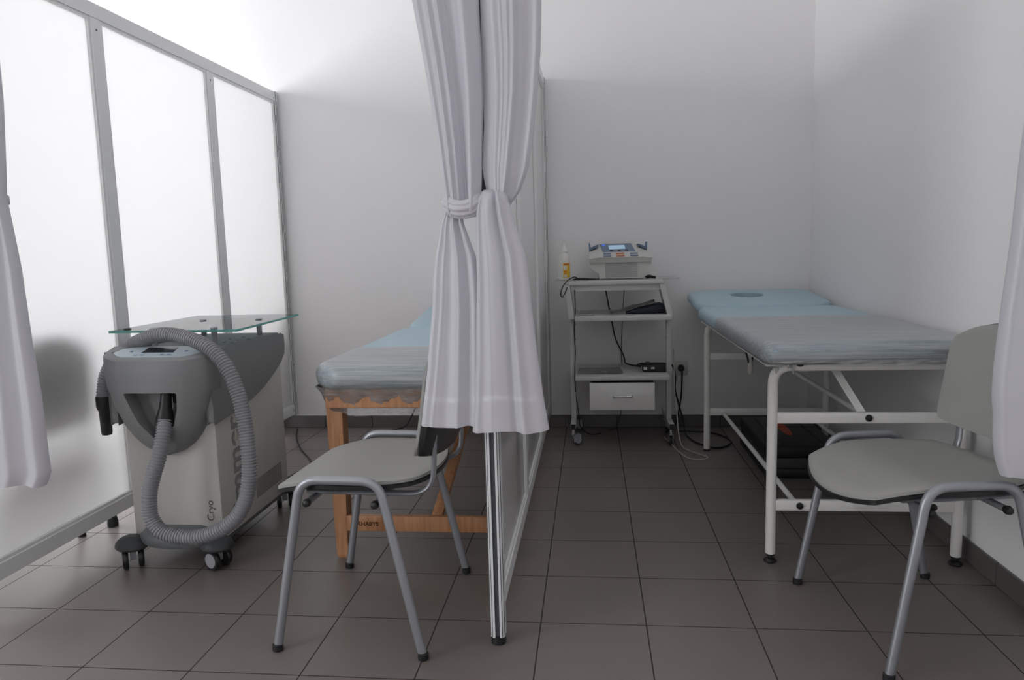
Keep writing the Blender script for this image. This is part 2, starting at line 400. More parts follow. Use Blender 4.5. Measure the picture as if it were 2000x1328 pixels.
# ------------------------------------------------------------------ curtains
def ridge(u, c, w): return exp(-((u-c)/w)**2)
def crease(u, c, w): return max(0, 1-abs(u-c)/w)
def bundle(bm, tab, zs, folds, backfolds=None, n=90, caps=False, wob=0, hem=0):
    """tab: (z, xl, xr, yc, depth). folds: (centre, width, amp, drift)"""
    rings = []
    ztop, zbot = zs[0], zs[-1]
    for z in zs:
        xl, xr, yc, d = lerp(tab, z); d += (.006 if z < hem else 0); s = (ztop-z)/(ztop-zbot)
        ring = []
        for side in (0, 1):
            for i in range(n):
                u = i/n if side == 0 else 1-i/n
                prof = sqrt(max(0, 1-(2*u-1)**2))**.7
                F = 0
                for (c, w, a, dr) in (folds if side == 0 else (backfolds or folds)):
                    F += a*ridge(u, c+dr*s, w)
                if side == 0: y = yc-prof*(d*.5)-F*prof*min(1, d/.045)
                else: y = yc+prof*(d*.5)+F*prof*.6*min(1, d/.045)
                ring.append(Vector((xl+(xr-xl)*u, y, z+wob*sin(u*9+1)*s)))
        rings.append(ring)
    loft(bm, rings, cap=caps)
def zr(a, b, n=30): return [a+(b-a)*i/n for i in range(n+1)]

def fine(folds, seed, k=7, a=.0035):
    rnd = random.Random(seed)
    return folds + [(rnd.random(), .02+.03*rnd.random(), a*(.5+rnd.random()), rnd.uniform(-.1, .1)) for _ in range(k)]

# centre curtain --------------------------------------------------
cur = thing('curtain', 'white knotted curtain hanging in the centre in front of the partition post', 'curtain', (0, 0, 0), group=None)
bm = bmesh.new()
tabL = [(1.985, .035, .222, .405, .07), (1.66, .046, .205, .40, .07), (1.52, .068, .208, .40, .065), (1.42, .082, .208, .40, .06), (1.32, .095, .203, .40, .055),
        (1.24, .104, .200, .395, .05), (1.20, .109, .198, .390, .045), (1.175, .111, .197, .385, .045), (1.160, .113, .195, .384, .040), (1.150, .120, .190, .387, .025)]
bundle(bm, tabL, zr(1.985, 1.150, 56), [(.07, .05, .012, .02), (.24, .035, .010, .03), (.38, .03, .011, .06), (.80, .10, .024, -.02), (.58, .12, -.012, .03), (.46, .02, .004, .1), (.70, .02, .003, .02)])
obj('left_fall', bm, 'curtain', cur, angle=80)
bm = bmesh.new()
tabR = [(1.985, .200, .358, .415, .07), (1.64, .207, .352, .41, .07), (1.53, .211, .347, .41, .068), (1.436, .212, .338, .41, .065), (1.342, .205, .326, .41, .06),
        (1.259, .200, .312, .405, .055), (1.205, .210, .290, .40, .045), (1.172, .220, .264, .395, .03)]
bundle(bm, tabR, zr(1.985, 1.172, 44), [(.12, .07, .008, .2), (.42, .05, .012, .06), (.56, .05, .016, .0), (.76, .14, -.010, -.03), (.94, .05, .010, 0), (.30, .025, .005, .1)])
obj('right_fall', bm, 'curtain', cur, angle=80)
# knot: fabric wrapped round the bundle, then spilling over on the right
bm = bmesh.new()
pts = [(.107, .408, 1.190), (.116, .384, 1.180), (.140, .366, 1.168), (.170, .362, 1.168), (.194, .368, 1.182), (.206, .392, 1.200)]
P = smoothpath(pts, 8); F = frames(P); rings = []
for k, (p, (t, nn, b)) in enumerate(zip(P, F)):
    s = k/(len(P)-1); hh = .022*min(1, .45+3*min(s, 1-s))
    rings.append([p+nn*cos(2*pi*i/60)*hh*(1+.05*sin(2*pi*i/60*7+2*s)) + b*sin(2*pi*i/60)*.011*(1+.12*sin(2*pi*i/60*9+3*s)) for i in range(60)])
loft(bm, rings)
obj('knot', bm, 'curtain', cur, angle=80)
# lower tails
bm = bmesh.new()
tabLT = [(1.185, .110, .140, .402, .026), (1.160, .106, .146, .400, .032), (1.132, .096, .152, .398, .035), (1.09, .087, .166, .398, .035), (1.055, .078, .178, .40, .038), (1.00, .070, .184, .40, .042), (.931, .065, .186, .40, .045),
         (.777, .046, .184, .40, .052), (.685, .032, .183, .40, .055), (.632, .024, .182, .40, .056)]
bundle(bm, tabLT, zr(1.185, .632, 90), [(.06, .07, .010, 0), (.38, .12, -.008, .02), (.56, .05, .008, .06), (.72, .07, -.012, .06), (.92, .06, .006, 0), (.25, .03, .002, -.05)], wob=.002, hem=.705)
obj('left_tail', bm, 'curtain', cur, angle=80)
bm = bmesh.new()
tabRT = [(1.212, .204, .250, .388, .016), (1.205, .199, .258, .376, .030), (1.190, .194, .264, .370, .040), (1.16, .188, .272, .370, .042), (1.126, .185, .281, .372, .042), (1.052, .183, .304, .376, .044), (.98, .181, .311, .38, .046), (.927, .178, .314, .382, .048),
         (.799, .172, .326, .386, .052), (.696, .163, .338, .39, .056), (.622, .156, .349, .392, .058)]
bundle(bm, tabRT, zr(1.212, .622, 100), [(.06, .06, .012, 0), (.34, .14, .006, -.02), (.56, .06, -.010, .04), (.70, .07, .010, .0), (.93, .06, .002, 0), (.22, .03, .002, .05)], wob=-.003, hem=.705)
obj('right_tail', bm, 'curtain', cur, angle=80)

# left and right curtains -----------------------------------------
curl = thing('curtain', 'white curtain hanging at the far left edge in front of the opal screen', 'curtain')
bm = bmesh.new()
tab = [(1.995, -1.34, -1.03, .40, .08), (1.73, -1.30, -1.033, .40, .075), (1.478, -1.26, -1.036, .40, .06), (1.30, -1.20, -1.050, .40, .05), (1.243, -1.17, -1.057, .40, .045), (1.22, -1.165, -1.054, .40, .045)]
bundle(bm, tab, zr(1.995, 1.225, 36), fine([(.15, .06, .012, .02), (.4, .07, .014, .03), (.65, .05, .012, 0), (.9, .06, .012, 0)], 7, 5, .003))
obj('upper_fall', bm, 'curtain', curl, angle=80)
bm = bmesh.new()
tab = [(1.25, -1.16, -1.058, .395, .04), (1.22, -1.17, -1.052, .395, .05), (1.061, -1.21, -1.034, .395, .055), (.85, -1.25, -1.025, .395, .06), (.715, -1.27, -1.016, .395, .065), (.57, -1.29, -1.014, .395, .068), (.50, -1.295, -1.012, .395, .07), (.468, -1.295, -1.03, .395, .07)]
bundle(bm, tab, zr(1.25, .468, 44), fine([(.2, .07, .014, .02), (.45, .06, .014, 0), (.68, .05, .012, .02), (.84, .06, -.012, 0), (.95, .04, .01, 0)], 8, 5, .003), wob=.006)
obj('lower_tail', bm, 'curtain', curl, angle=80)
obj('knot', LT([(.002, -.03), (.04, -.026), (.058, -.01), (.058, .01), (.04, .026), (.002, .03)], 28, (-1.115, .395, 1.235)), 'curtain', curl, angle=80)

curr = thing('curtain', 'white curtain hanging at the far right edge over the chair seat', 'curtain')
bm = bmesh.new()
tab = [(1.995, 1.43, 1.66, .40, .08), (1.36, 1.427, 1.66, .40, .075), (1.249, 1.418, 1.655, .40, .07), (1.058, 1.408, 1.655, .40, .07), (.886, 1.394, 1.65, .40, .07), (.757, 1.386, 1.645, .40, .072),
       (.689, 1.386, 1.64, .40, .075), (.66, 1.390, 1.64, .40, .07), (.589, 1.393, 1.64, .40, .07), (.54, 1.400, 1.635, .40, .068), (.505, 1.412, 1.625, .40, .06)]
bundle(bm, tab, zr(1.995, .505, 70), fine([(.03, .03, .010, 0), (.28, .08, .014, .02), (.52, .07, .014, -.03), (.8, .08, .012, 0)], 9, 6, .004), wob=.004)
obj('fall', bm, 'curtain', curr, angle=80)
# rail on the partition posts
rod = thing('curtain_rail', 'white tubular curtain rail across the cubicles above the three curtains', 'curtain rail')
obj('tube', TB([(-1.395, .425, 1.998), (1.688, .425, 1.998)], .011, 14), 'alu', rod)
for x in (-1.394, .192): obj('bracket', BX(x-.012, x+.012, .424, .4685, 1.985, 2.011, .002, 1), 'alu', rod)

# ------------------------------------------------------------------ chairs (faces +x locally)
def make_chair():
    t = thing('visitor_chair', 'x', 'chair')
    # upholstered seat
    nx, ny = 26, 24
    def seat_pt(a, b):
        # a,b in -1..1 mapped to rounded square
        x = a*sqrt(1-b*b*.34); y = b*sqrt(1-a*a*(.30 if a > 0 else .34))
        X = x*.236+.022; Y = y*.232*(1-.03*x)
        z = .458 + .010*abs(b)**2.2 - .010*exp(-((x+.35)/.5)**2)*(1-b*b)
        if x > .15: z -= .046*((x-.15)/.85)**1.8
        if x < -.6: z += .008*((-x-.6)/.4)**2
        return Vector((X, Y, z))
    def slab(bm, top, bot, shrink=0, rim=.004):
        T = {}; B = {}
        for i in range(nx+1):
            for j in range(ny+1):
                a = -1+2*i/nx; b = -1+2*j/ny; p = seat_pt(a, b); e = max(abs(a), abs(b))
                c = Vector((.022, 0, 0)); q = Vector(((p.x-c.x)*(1-shrink)+c.x, p.y*(1-shrink), p.z))
                dz = -rim*max(0, (e-.86)/.14)**2
                T[i, j] = bm.verts.new((q.x, q.y, q.z+top+dz)); B[i, j] = bm.verts.new((q.x, q.y, q.z+bot-dz*.2))
        for i in range(nx):
            for j in range(ny):
                bm.faces.new((T[i, j], T[i+1, j], T[i+1, j+1], T[i, j+1])); bm.faces.new((B[i, j], B[i, j+1], B[i+1, j+1], B[i+1, j]))
        per = [(i, 0) for i in range(nx)]+[(nx, j) for j in range(ny)]+[(i, ny) for i in range(nx, 0, -1)]+[(0, j) for j in range(ny, 0, -1)]
        for k in range(len(per)):
            a, b = per[k], per[(k+1) % len(per)]; bm.faces.new((T[a], B[a], B[b], T[b]))
    bm = bmesh.new(); slab(bm, .006, -.010, .012, .006); s = obj('seat', bm, 'seat', t, angle=60)
    bm = bmesh.new(); slab(bm, -.009, -.021, 0, .001); obj('seat_shell', bm, 'black', s, angle=50)
    # backrest
    nv, nu = 20, 24
    def back_pt(u, v, off):
        # u -1..1 lateral, v 0..1 up
        z = .515+.315*v; w = .228-.004*v
        vv = 2*v-1
        if vv > 0: w2 = w*(1-.16*abs(vv)**4)
        else: w2 = w*(1-.10*abs(vv)**6)
        y = u*w2
        zz = z - (.030*abs(u)**3.5 if v > .5 else -.012*abs(u)**4)*abs(vv)**2
        if v > .5: zz = z-.045*abs(u)**3*abs(vv)**3
        else: zz = z+.020*abs(u)**3*abs(vv)**3
        x = -.215-.045*v + .030*u*u - .006*(1-abs(vv)**2) - off
        return Vector((x, y, zz))
    def bslab(bm, o1, o2, sc=1.0):
        T = {}; B = {}
        for i in range(nu+1):
            for j in range(nv+1):
                u = (-1+2*i/nu)*sc; v = .5+(j/nv-.5)*sc; e = max(abs(-1+2*i/nu), abs(2*j/nv-1)); r = .004*max(0, (e-.85)/.15)**2
                T[i, j] = bm.verts.new(back_pt(u, v, o1+r)); B[i, j] = bm.verts.new(back_pt(u, v, o2-r))
        for i in range(nu):
            for j in range(nv):
                bm.faces.new((T[i, j], T[i+1, j], T[i+1, j+1], T[i, j+1])); bm.faces.new((B[i, j], B[i, j+1], B[i+1, j+1], B[i+1, j]))
        per = [(i, 0) for i in range(nu)]+[(nu, j) for j in range(nv)]+[(i, nv) for i in range(nu, 0, -1)]+[(0, j) for j in range(nv, 0, -1)]
        for k in range(len(per)):
            a, b = per[k], per[(k+1) % len(per)]; bm.faces.new((T[a], B[a], B[b], T[b]))
    bm = bmesh.new(); bslab(bm, -.004, .012, .985); b = obj('backrest', bm, 'seat', t, angle=60)
    bm = bmesh.new(); bslab(bm, .010, .030); obj('back_shell', bm, 'black', b, angle=50)
    # side frames: bent tube, leg - top bar - leg
    for s in (-1, 1):
        pts = fillet([(.205, s*.262, .006), (.118, s*.247, .478), (-.10, s*.247, .478), (-.205, s*.262, .006)], .062, 8)
        f = obj('leg_frame', TB(pts, .0105, 14, rx=.0125), 'silver', t)
        for x in (.205, -.205):
            obj('foot_cap', LT([(.012, 0), (.0145, .002), (.0145, .018), (.012, .020)], 14, (x, s*.262, 0)), 'black', f)
    for x in (.105, -.085):
        c = obj('cross_tube', TB([(x, -.232, .412), (x, .232, .412)], .0085, 12), 'silver', t)
        for s in (-1, 1): obj('end_cap', LT([(.002, -.012), (.009, -.009), (.0115, 0), (.009, .009), (.002, .012)], 12, (x, s*.240, .412), 'Y'), 'black', c)
    for s in (-1, 1):
        pts = fillet([(.135, s*.165, .420), (-.224, s*.165, .420), (-.232, s*.165, .56), (-.252, s*.165, .70)], .07, 8)
        obj('back_support', TB(pts, .007, 12, rx=.0125), 'silver', t)
    return t
chair = make_chair()
chair['label'] = 'grey visitor chair on the left beside the middle partition, its black back turned right'
chair['group'] = 'visitor chairs'
chair.location = (-.189, .664, 0); chair.rotation_euler = (0, 0, pi-.050)
c2 = copytree(chair); c2['label'] = 'grey visitor chair at the right beside the wall under the right curtain'
c2.location = (1.330, .655, 0); c2.rotation_euler = (0, 0, pi+.145)
c3 = copytree(chair); c3['label'] = 'chair behind the left opal screen, showing only as a shadow and two feet'
c3.location = (-1.745, .905, 0); c3.rotation_euler = (0, 0, pi)

# ------------------------------------------------------------------ cushions for the tables
def cushion(bm, x0, x1, y0, y1, zt, th, r=.03, R=.07, lift=None, off=0, n=10, endr=True, y1cut=False, tx=None):
    x0 -= off; x1 += off; y0 -= off; zt += off; th += 2*off
    if not y1cut: y1 += off
    ys = [y0+R*(1-cos(pi/2*k/n)) for k in range(n+1)]
    ys += [y0+R+(y1-y0-2*R)*k/24 for k in range(1, 24)]
    ys += ([y1-R*(1-cos(pi/2*k/n)) for k in range(n, -1, -1)] if not y1cut else [y1-R, y1])
    rings = []
    for y in ys:
        d0 = y-y0; d1 = y1-y if not y1cut else 9
        d = min(d0, d1)
        ins = R-sqrt(max(0, R*R-(R-d)**2)) if d < R else 0
        rz = r-sqrt(max(0, r*r-(r-d)**2)) if d < r else 0
        l = lift(y) if lift else 0
        a, b = x0+ins, x1-ins
        if tx: da, db = tx(y); a += da; b -= db
        t_, b_ = zt-rz, zt-th+rz; rr = min(r, (t_-b_)/2-.001); ring = []
        for (cx, cz, a0) in ((b-rr, t_-rr, 0), (a+rr, t_-rr, 90), (a+rr, b_+rr, 180), (b-rr, b_+rr, 270)):
            for k in range(7):
                an = radians(a0+90*k/6); ring.append(Vector((cx+rr*cos(an), y, cz+rr*sin(an)+l)))
        rings.append(ring)
    loft(bm, rings)

# ---- white steel treatment table (right)
tb = thing('treatment_table', 'blue padded treatment table on a white steel frame by the right wall', 'table', (1.33, 1.75, 0))
O = Matrix.Translation((-1.33, -1.75, 0))
def put(name, bm, m, parent, **k):
    if 'mtx' in k: M_ = k.pop('mtx')
    else: M_ = O
    bmesh.ops.transform(bm, matrix=M_, verts=bm.verts); return obj(name, bm, m, parent, **k)
bm = bmesh.new(); cushion(bm, .990, 1.668, .955, 2.40, .752, .068, .030, .055)
mc = put('mattress', bm, 'blue', tb)
headlift = lambda y: .012+.085*max(0, y-2.38)
bm = bmesh.new(); cushion(bm, .992, 1.668, 2.375, 2.895, .752, .055, .026, .11, headlift)
hp = put('head_cushion', bm, 'blue', tb)
b2 = LT([(.085, -.2), (.085, .3)], 30); bmesh.ops.transform(b2, matrix=O @ Matrix.Translation((1.295, 2.68, .75)) @ Matrix.Diagonal((1, .95, 1, 1)), verts=b2.verts)
boolean(hp, b2)
bm = bmesh.new(); cushion(bm, .990, 1.668, .955, 1.84, .752, .068, .030, .055, off=.0022, y1cut=True)
put('stretch_film', bm, 'film', tb)
# loose crumpled fringe of the film under the near edge
def fringe(x0, x1, y, z0, z1, seed, amp=.006, n=90, ny=6):
    rnd = random.Random(seed); ph = [rnd.random()*6 for _ in range(6)]; bm = bmesh.new(); rows = []
    for j in range(ny+1):
        row = []
        for i in range(n+1):
            u = i/n; s = j/ny
            zz = z0+(z1-z0)*s*(.75+.25*sin(u*7+ph[0])+.12*sin(u*23+ph[1]))
            yy = y+amp*s*(sin(u*41+ph[2]+s*3)+.6*sin(u*83+ph[3]))
            row.append(bm.verts.new((x0+(x1-x0)*u, yy, zz)))
        rows.append(row)
    for a, b in zip(rows[:-1], rows[1:]):
        for i in range(n): bm.faces.new((a[i], a[i+1], b[i+1], b[i]))
    return bm
fr = fringe(1.02, 1.60, .951, .700, .684, 5, .003); put('film_fringe', fr, 'film_crumple', tb)
fr = fringe(1.045, 1.11, 1.03, .705, .648, 8, .004, 30); put('film_fringe', fr, 'film_crumple', tb)
# frame
put('under_frame', (lambda b: (box(b, 1.02, 1.63, 1.04, 1.07, .668, .684), box(b, 1.03, 1.06, 1.07, 2.45, .662, .684), box(b, 1.60, 1.63, 1.07, 2.45, .662, .684), box(b, 1.02, 1.63, 2.42, 2.45, .668, .684), b)[-1])(bmesh.new()), 'whitesteel', tb)
for y, zt in ((1.05, .668), (2.41, .668)):
    pts = fillet([(1.045, y, .010 if y > 2 else .030), (1.045, y, zt-.002), (1.635, y, zt-.002), (1.635, y, .010 if y > 2 else .030)], .06, 8)
    f = put('leg_frame', TB(pts, .0165, 16), 'whitesteel', tb)
    for x in (1.045, 1.635):
        if y < 2: put('foot', LT([(.020, 0), (.022, .004), (.018, .010), (.008, .014), (.008, .022), (.015, .023), (.015, .032)], 18, (x, y, 0)), 'black', f)
        else: put('foot', LT([(.016, 0), (.016, .012)], 16, (x, y, 0)), 'black', f)
for (y, zs_) in ((1.05, (.495, .198)), (2.41, (.497, .207))):
    for z in zs_:
        p = put('stretcher', bevelled(BX(1.057, 1.623, y-.010, y+.010, z-.018, z+.018), .003, 2), 'whitesteel', tb)
        if y < 2:
            xx = 1.345 if z > .4 else 1.135
            c = [xx] if z > .4 else [1.135, 1.555]
            for x in c: put('bolt_cap', LT([(.001, -.007), (.010, -.005), (.0115, 0), (.0115, .004)], 16, (x, y-.012, z), 'Y'), 'black', p)
for x, z, in ((1.128, .198), (1.535, .200), (1.345, .497)):
    put('long_bar', TB([(x, 1.058, z), (x, 2.402, z)], .0095, 12), 'whitesteel', tb)
b = bmesh.new(); merge(b, BX(-.012, .012, -.003, .003, 0, .225), Matrix.Translation((1.335, 1.062, .500)) @ Matrix.Rotation(radians(-24), 4, 'Y') @ Matrix.Rotation(radians(-35), 4, 'X'))
put('support_strut', b, 'whitesteel', tb)
for x in (1.125, 1.585): put('bolt_cap', LT([(.001, -.010), (.012, -.008), (.013, .008)], 16, (x, 1.036, .679), 'Y'), 'black', tb)
# cable with white connector hanging under the table
cb = put('cable', TB([(1.06, 1.60, .672), (1.075, 1.60, .62), (1.09, 1.60, .57), (1.10, 1.62, .60), (1.115, 1.64, .672)], .004, 8, 6), 'black', tb)
put('connector', LT([(.006, -.03), (.011, -.024), (.012, .010), (.006, .026), (.004, .03)], 12, (1.09, 1.60, .575)), 'cablewhite', cb)

# ---- wooden table (left)
wt = thing('massage_table', 'blue padded massage table on a wooden beech frame, partly behind the centre curtain', 'table', (-.16, 1.9, 0))
O = Matrix.Translation((.16, -1.9, 0))
X0, X1 = -.505, .160
lf = lambda y: .0+.10*max(0, y-2.15)-.0
head_tx = lambda y: ((.03, .03) if y > 2.22 else (0, 0))
bm = bmesh.new(); cushion(bm, X0, X1, .955, 2.22, .694, .082, .040, .13)
put('mattress', bm, 'blue', wt)
bm = bmesh.new(); cushion(bm, X0+.02, X1-.01, 2.215, 2.85, .694, .07, .03, .12, lambda y: .11*(y-2.20))
put('head_cushion', bm, 'blue', wt)
bm = bmesh.new(); cushion(bm, X0, X1, .955, 1.44, .694, .082, .040, .13, off=.0025, y1cut=True)
put('stretch_film', bm, 'film', wt)
# film gathered round the apron below the mattress
bm = bmesh.new(); rings = []
rnd = random.Random(3)
for j in range(9):
    s = j/8; z = .622-.080*s; ring = []
    for k in range(120):
        a = 2*pi*k/120; sx = max(-1, min(1, 1.35*cos(a))); sy = max(-1, min(1, 1.35*sin(a)))
        hx = .315-.045*s+.004*sin(a*17+5*s)+.003*sin(a*31); hy = .245-.030*s
        xx = (X0+X1)/2+sx*hx; yy = 1.215+sy*hy+.004*sin(a*23+4*s)+.0025*sin(a*47+s*9)
        ring.append(Vector((xx, yy, z-.012*s*(1+sin(a*3+1))+.004*sin(a*13)*s)))
    rings.append(ring)
loft(bm, rings, cap=False)
put('film_wrap', bm, 'film_crumple', wt)
# apron, legs, stretchers
for a in ((-.452, .148, .985, 1.007, .548, .612), (-.452, .148, 2.78, 2.80, .548, .612), (-.455, -.435, 1.007, 2.78, .548, .612), (.128, .148, 1.007, 2.78, .548, .612)):
    put('apron', bevelled(BX(*a), .002, 1), 'wood', wt)
for (x, y) in ((-.430, 1.035), (.124, 1.035), (-.430, 2.74), (.124, 2.74)):
    s = -1 if x < -.2 else 1
    bm = bmesh.new(); rings = []
    for z, w, d in ((.0, .014, .022), (.010, .019, .026), (.014, .0205, .0265), (.40, .0265, .0275), (.560, .028, .028), (.610, .028, .028)):
        rings.append([Vector((x+a*w, y+b_*d, z)) for a, b_ in ((-1, -1), (1, -1), (1, 1), (-1, 1))])
    loft(bm, rings); put('leg', bevelled(bm, .002, 1, 50), 'wood', wt)
for y in (1.02, 2.76):
    p = put('stretcher', bevelled(BX(-.410, .110, y-.012, y+.012, .101, .157), .003, 2), 'wood', wt)
    if y < 2: strm = p
p = put('brace', bevelled(BX(-.118, -.062, 1.03, 1.06, 0, .02), .001, 1), 'wood', wt)
bpy.data.objects.remove(p)
# diagonal wooden brace from the near stretcher up under the table
b = bmesh.new(); L_ = 1.42
merge(b, bevelled(BX(-.019, .019, 0, L_, -.011, .011), .003, 2), Matrix.Translation((-.088, 1.03, .150)) @ Matrix.Rotation(radians(16.0), 4, 'X'))
put('brace', b, 'wood', wt)
text('burnt_mark', 'HABYS', .021, 'woodmark', O @ Matrix.Translation((-.357, 1.0072, .1215)) @ Matrix.Rotation(pi/2, 4, 'X'), strm, .0004, .0004)
bm = bmesh.new()
for a, b_ in (((-.375, .138), (-.358, .122)), ((-.375, .122), (-.362, .137))):
    tube(bm, [(a[0], 1.0072, a[1]), (b_[0], 1.0072, b_[1])], .0018, 6)
put('burnt_emblem', bm, 'woodmark', strm)

# ------------------------------------------------------------------ cryotherapy machine
cm = thing('cryotherapy_machine', 'grey and cream cryotherapy machine on castors with a ribbed hose and glass shelf', 'medical machine', (-.99, 1.2, 0))
O = Matrix.Translation((.99, -1.2, 0))
body = put('cabinet', bevelled(BX(-1.155, -.826, .935, 1.49, .092, .72), .008, 2), 'machine', cm)
# side text and front text (seen reading upwards)
text('lettering', 'zimmer', .128, 'print',
     O @ Matrix.Translation((-.8256, 1.100, .112)) @ Matrix(((0, 0, 1, 0), (0, -1, 0, 0), (1, 0, 0, 0), (0, 0, 0, 1))), body, .0005, .0035)
text('lettering', 'Cryo', .036, 'print2', O @ Matrix.Translation((-.856, .9345, .160)) @ Matrix(((0, -1, 0, 0), (0, 0, -1, 0), (1, 0, 0, 0), (0, 0, 0, 1))), body, .0004, 0)
# perforated vent on the side
bm = bmesh.new()
for i in range(22):
    for j in range(11):
        y = 1.20+i*.0105; z = .150+j*.0068+(y-1.2)*.02
        box(bm, -.8262, -.8254, y, y+.0062, z, z+.0034)
put('vent_holes', bm, 'darkgrey', body, smooth=False)
# shoulder housing (grey) over the top, curving down along the sides
bm = bmesh.new()
poly = [(.90, .757), (1.46, .752), (1.485, .742), (1.49, .70), (1.478, .665), (1.42, .625), (1.33, .588), (1.20, .560), (1.06, .545), (.90, .540)]
poly = [(.90, .757), (1.46, .752), (1.487, .742), (1.490, .71), (1.482, .672), (1.45, .645), (1.38, .610), (1.29, .575), (1.18, .548), (1.06, .530), (.90, .515)]
for s0, s1 in ((-1.178, -1.150), (-.832, -.806)): prism(bm, poly, 'X', s0, s1)
box(bm, -1.155, -.826, .90, 1.489, .715, .7565)
bmesh.ops.remove_doubles(bm, verts=bm.verts, dist=1e-5)
sh = put('top_housing', bevelled(bm, .005, 2, 50), 'grey', cm)
for x, y in ((-.90, 1.18), (-.86, 1.16), (-.88, 1.24), (-.85, 1.27), (-.93, 1.28), (-.90, 1.33)): put('vent_hole', LT([(.006, 0), (.006, .0012)], 10, (x, y, .7562)), 'darkgrey', sh)
# front cowl
CX = -.990
tab = [(.760, .196, .845), (.70, .196, .838), (.64, .188, .838), (.57, .166, .845), (.515, .143, .855), (.47, .115, .868), (.44, .088, .880), (.415, .050, .893), (.404, .014, .905)]
rings = []
def cowl_ring(z, w, yf, zt=None):
    yb = .955; ring = []; dd = yb-yf
    pl = [(-1, yb), (-1.0, yf+.62*dd), (-.97, yf+.42*dd), (-.90, yf+.28*dd), (-.78, yf+.15*dd), (-.62, yf+.04*dd), (-.56, yf+.01*dd), (-.3, yf), (0, yf-.002)]
    pl = pl + [(-u, v) for u, v in pl[:-1][::-1]]
    for u, v in pl: ring.append(Vector((CX+u*w, v, z)))
    return ring
for k in range(33):
    z = .760-(.760-.404)*k/32; w, yf = lerp(tab, z); rings.append(cowl_ring(z, w, yf))
r0 = cowl_ring(.766, .190, .853); rings = [r0]+rings
bm = bmesh.new(); loft(bm, rings)
# raise the back edge of the top
for v in bm.verts:
    if v.co.z > .74: v.co.z += (v.co.y-.90)*.28-.007
cowl = put('front_cowl', bm, 'grey', cm, angle=22)
cut = bmesh.new(); prism(cut, [(-1.085, .628), (-1.079, .632), (-.905, .632), (-.899, .628), (-.905, .575), (-.93, .51), (-.965, .465), (-.985, .455), (-1.01, .475), (-1.05, .53)], 'Y', .79, .905)
bmesh.ops.transform(cut, matrix=O, verts=cut.verts); boolean(cowl, cut)
# console on the cowl top
def zc(y): return .7595+(y-.90)*.28
bm = bmesh.new()
pl = [(-.155, .895), (-.13, .872), (-.105, .861), (.105, .861), (.13, .872), (.155, .895), (.14, .925), (.09, .944), (-.09, .944), (-.14, .925)]
loft(bm, [[Vector((CX+u, v, zc(v)-.001)) for u, v in pl], [Vector((CX+u, v, zc(v)+.002)) for u, v in pl]])
con = put('console', bm, 'panelgrey', cowl, smooth=False)
bm = bmesh.new(); loft(bm, [[Vector((CX+u, v, zc(v)+h)) for u, v in ((-.052, .893), (.06, .893), (.055, .932), (-.05, .932))] for h in (.001, .0032)])
put('display', bm, 'display', con, smooth=False)
for u, v in ((-.095, .905), (.10, .905), (-.065, .876), (-.04, .876), (.03, .876), (.055, .876)): put('button', LT([(.006, 0), (.006, .0014)], 10, (CX+u, v, zc(v)+.0015)), 'bluebtn', con)
# hose
HP = [(-0.958,0.858,0.533),(-0.954,0.835,0.493),(-0.960,0.812,0.429),(-0.980,0.800,0.363),(-0.994,0.790,0.297),(-0.990,0.785,0.229),(-0.956,0.780,0.184),(-0.895,0.780,0.166),(-0.824,0.780,0.167),(-0.755,0.785,0.189),(-0.698,0.790,0.231),(-0.667,0.800,0.288),(-0.654,0.810,0.362),(-0.656,0.820,0.445),(-0.672,0.840,0.542),(-0.692,0.850,0.625),(-0.726,0.860,0.705),(-0.785,0.880,0.765),(-0.858,0.905,0.797),(-0.935,0.930,0.812),(-1.005,0.940,0.814),(-1.085,0.960,0.793),(-1.158,0.980,0.761),(-1.220,1.000,0.717),(-1.253,1.000,0.663),(-1.268,1.000,0.607),(-1.271,1.000,0.583)]
P = smoothpath(HP, 24)
# resample at even arc length
Ls = [0]
for a, b in zip(P[:-1], P[1:]): Ls.append(Ls[-1]+(b-a).length)
step = .0024; Q = []; i = 0; s = 0
while s < Ls[-1]:
    while Ls[i+1] < s: i += 1
    t = (s-Ls[i])/(Ls[i+1]-Ls[i]); Q.append(P[i].lerp(P[i+1], t)); s += step
rad = [(.0250, .0250, .0218, .0218)[k % 4] for k in range(len(Q))]
hose = put('hose', TB(Q, .024, 18, radii=rad), 'hose', cm, angle=25)
bm = bmesh.new()
prof = [(.020, .592-.000), (.0250, .592), (.0262, .585), (.0262, .556), (.0235, .545), (.0195, .537), (.0190, .500), (.0185, .462), (.0165, .452), (.010, .450)]
lathe(bm, [(r, z-.592) for r, z in prof], 20, (-1.272, 1.0, .592))
put('nozzle', bm, 'black', cm)
bm = bmesh.new(); rings = []
for z, w, d in ((.628, .018, .018), (.600, .018, .019), (.575, .021, .022), (.55, .028, .026), (.525, .031, .028), (.515, .030, .027)):
    xc = -.953-(.628-z)*.10; rings.append([Vector((xc+w*cos(2*pi*i/20), .872-(.628-z)*.10+d*sin(2*pi*i/20), z)) for i in range(20)])
loft(bm, rings); box(bm, -.938, -.912, .878, .905, .590, .628, .004)
put('hose_connector', bm, 'black', cm)
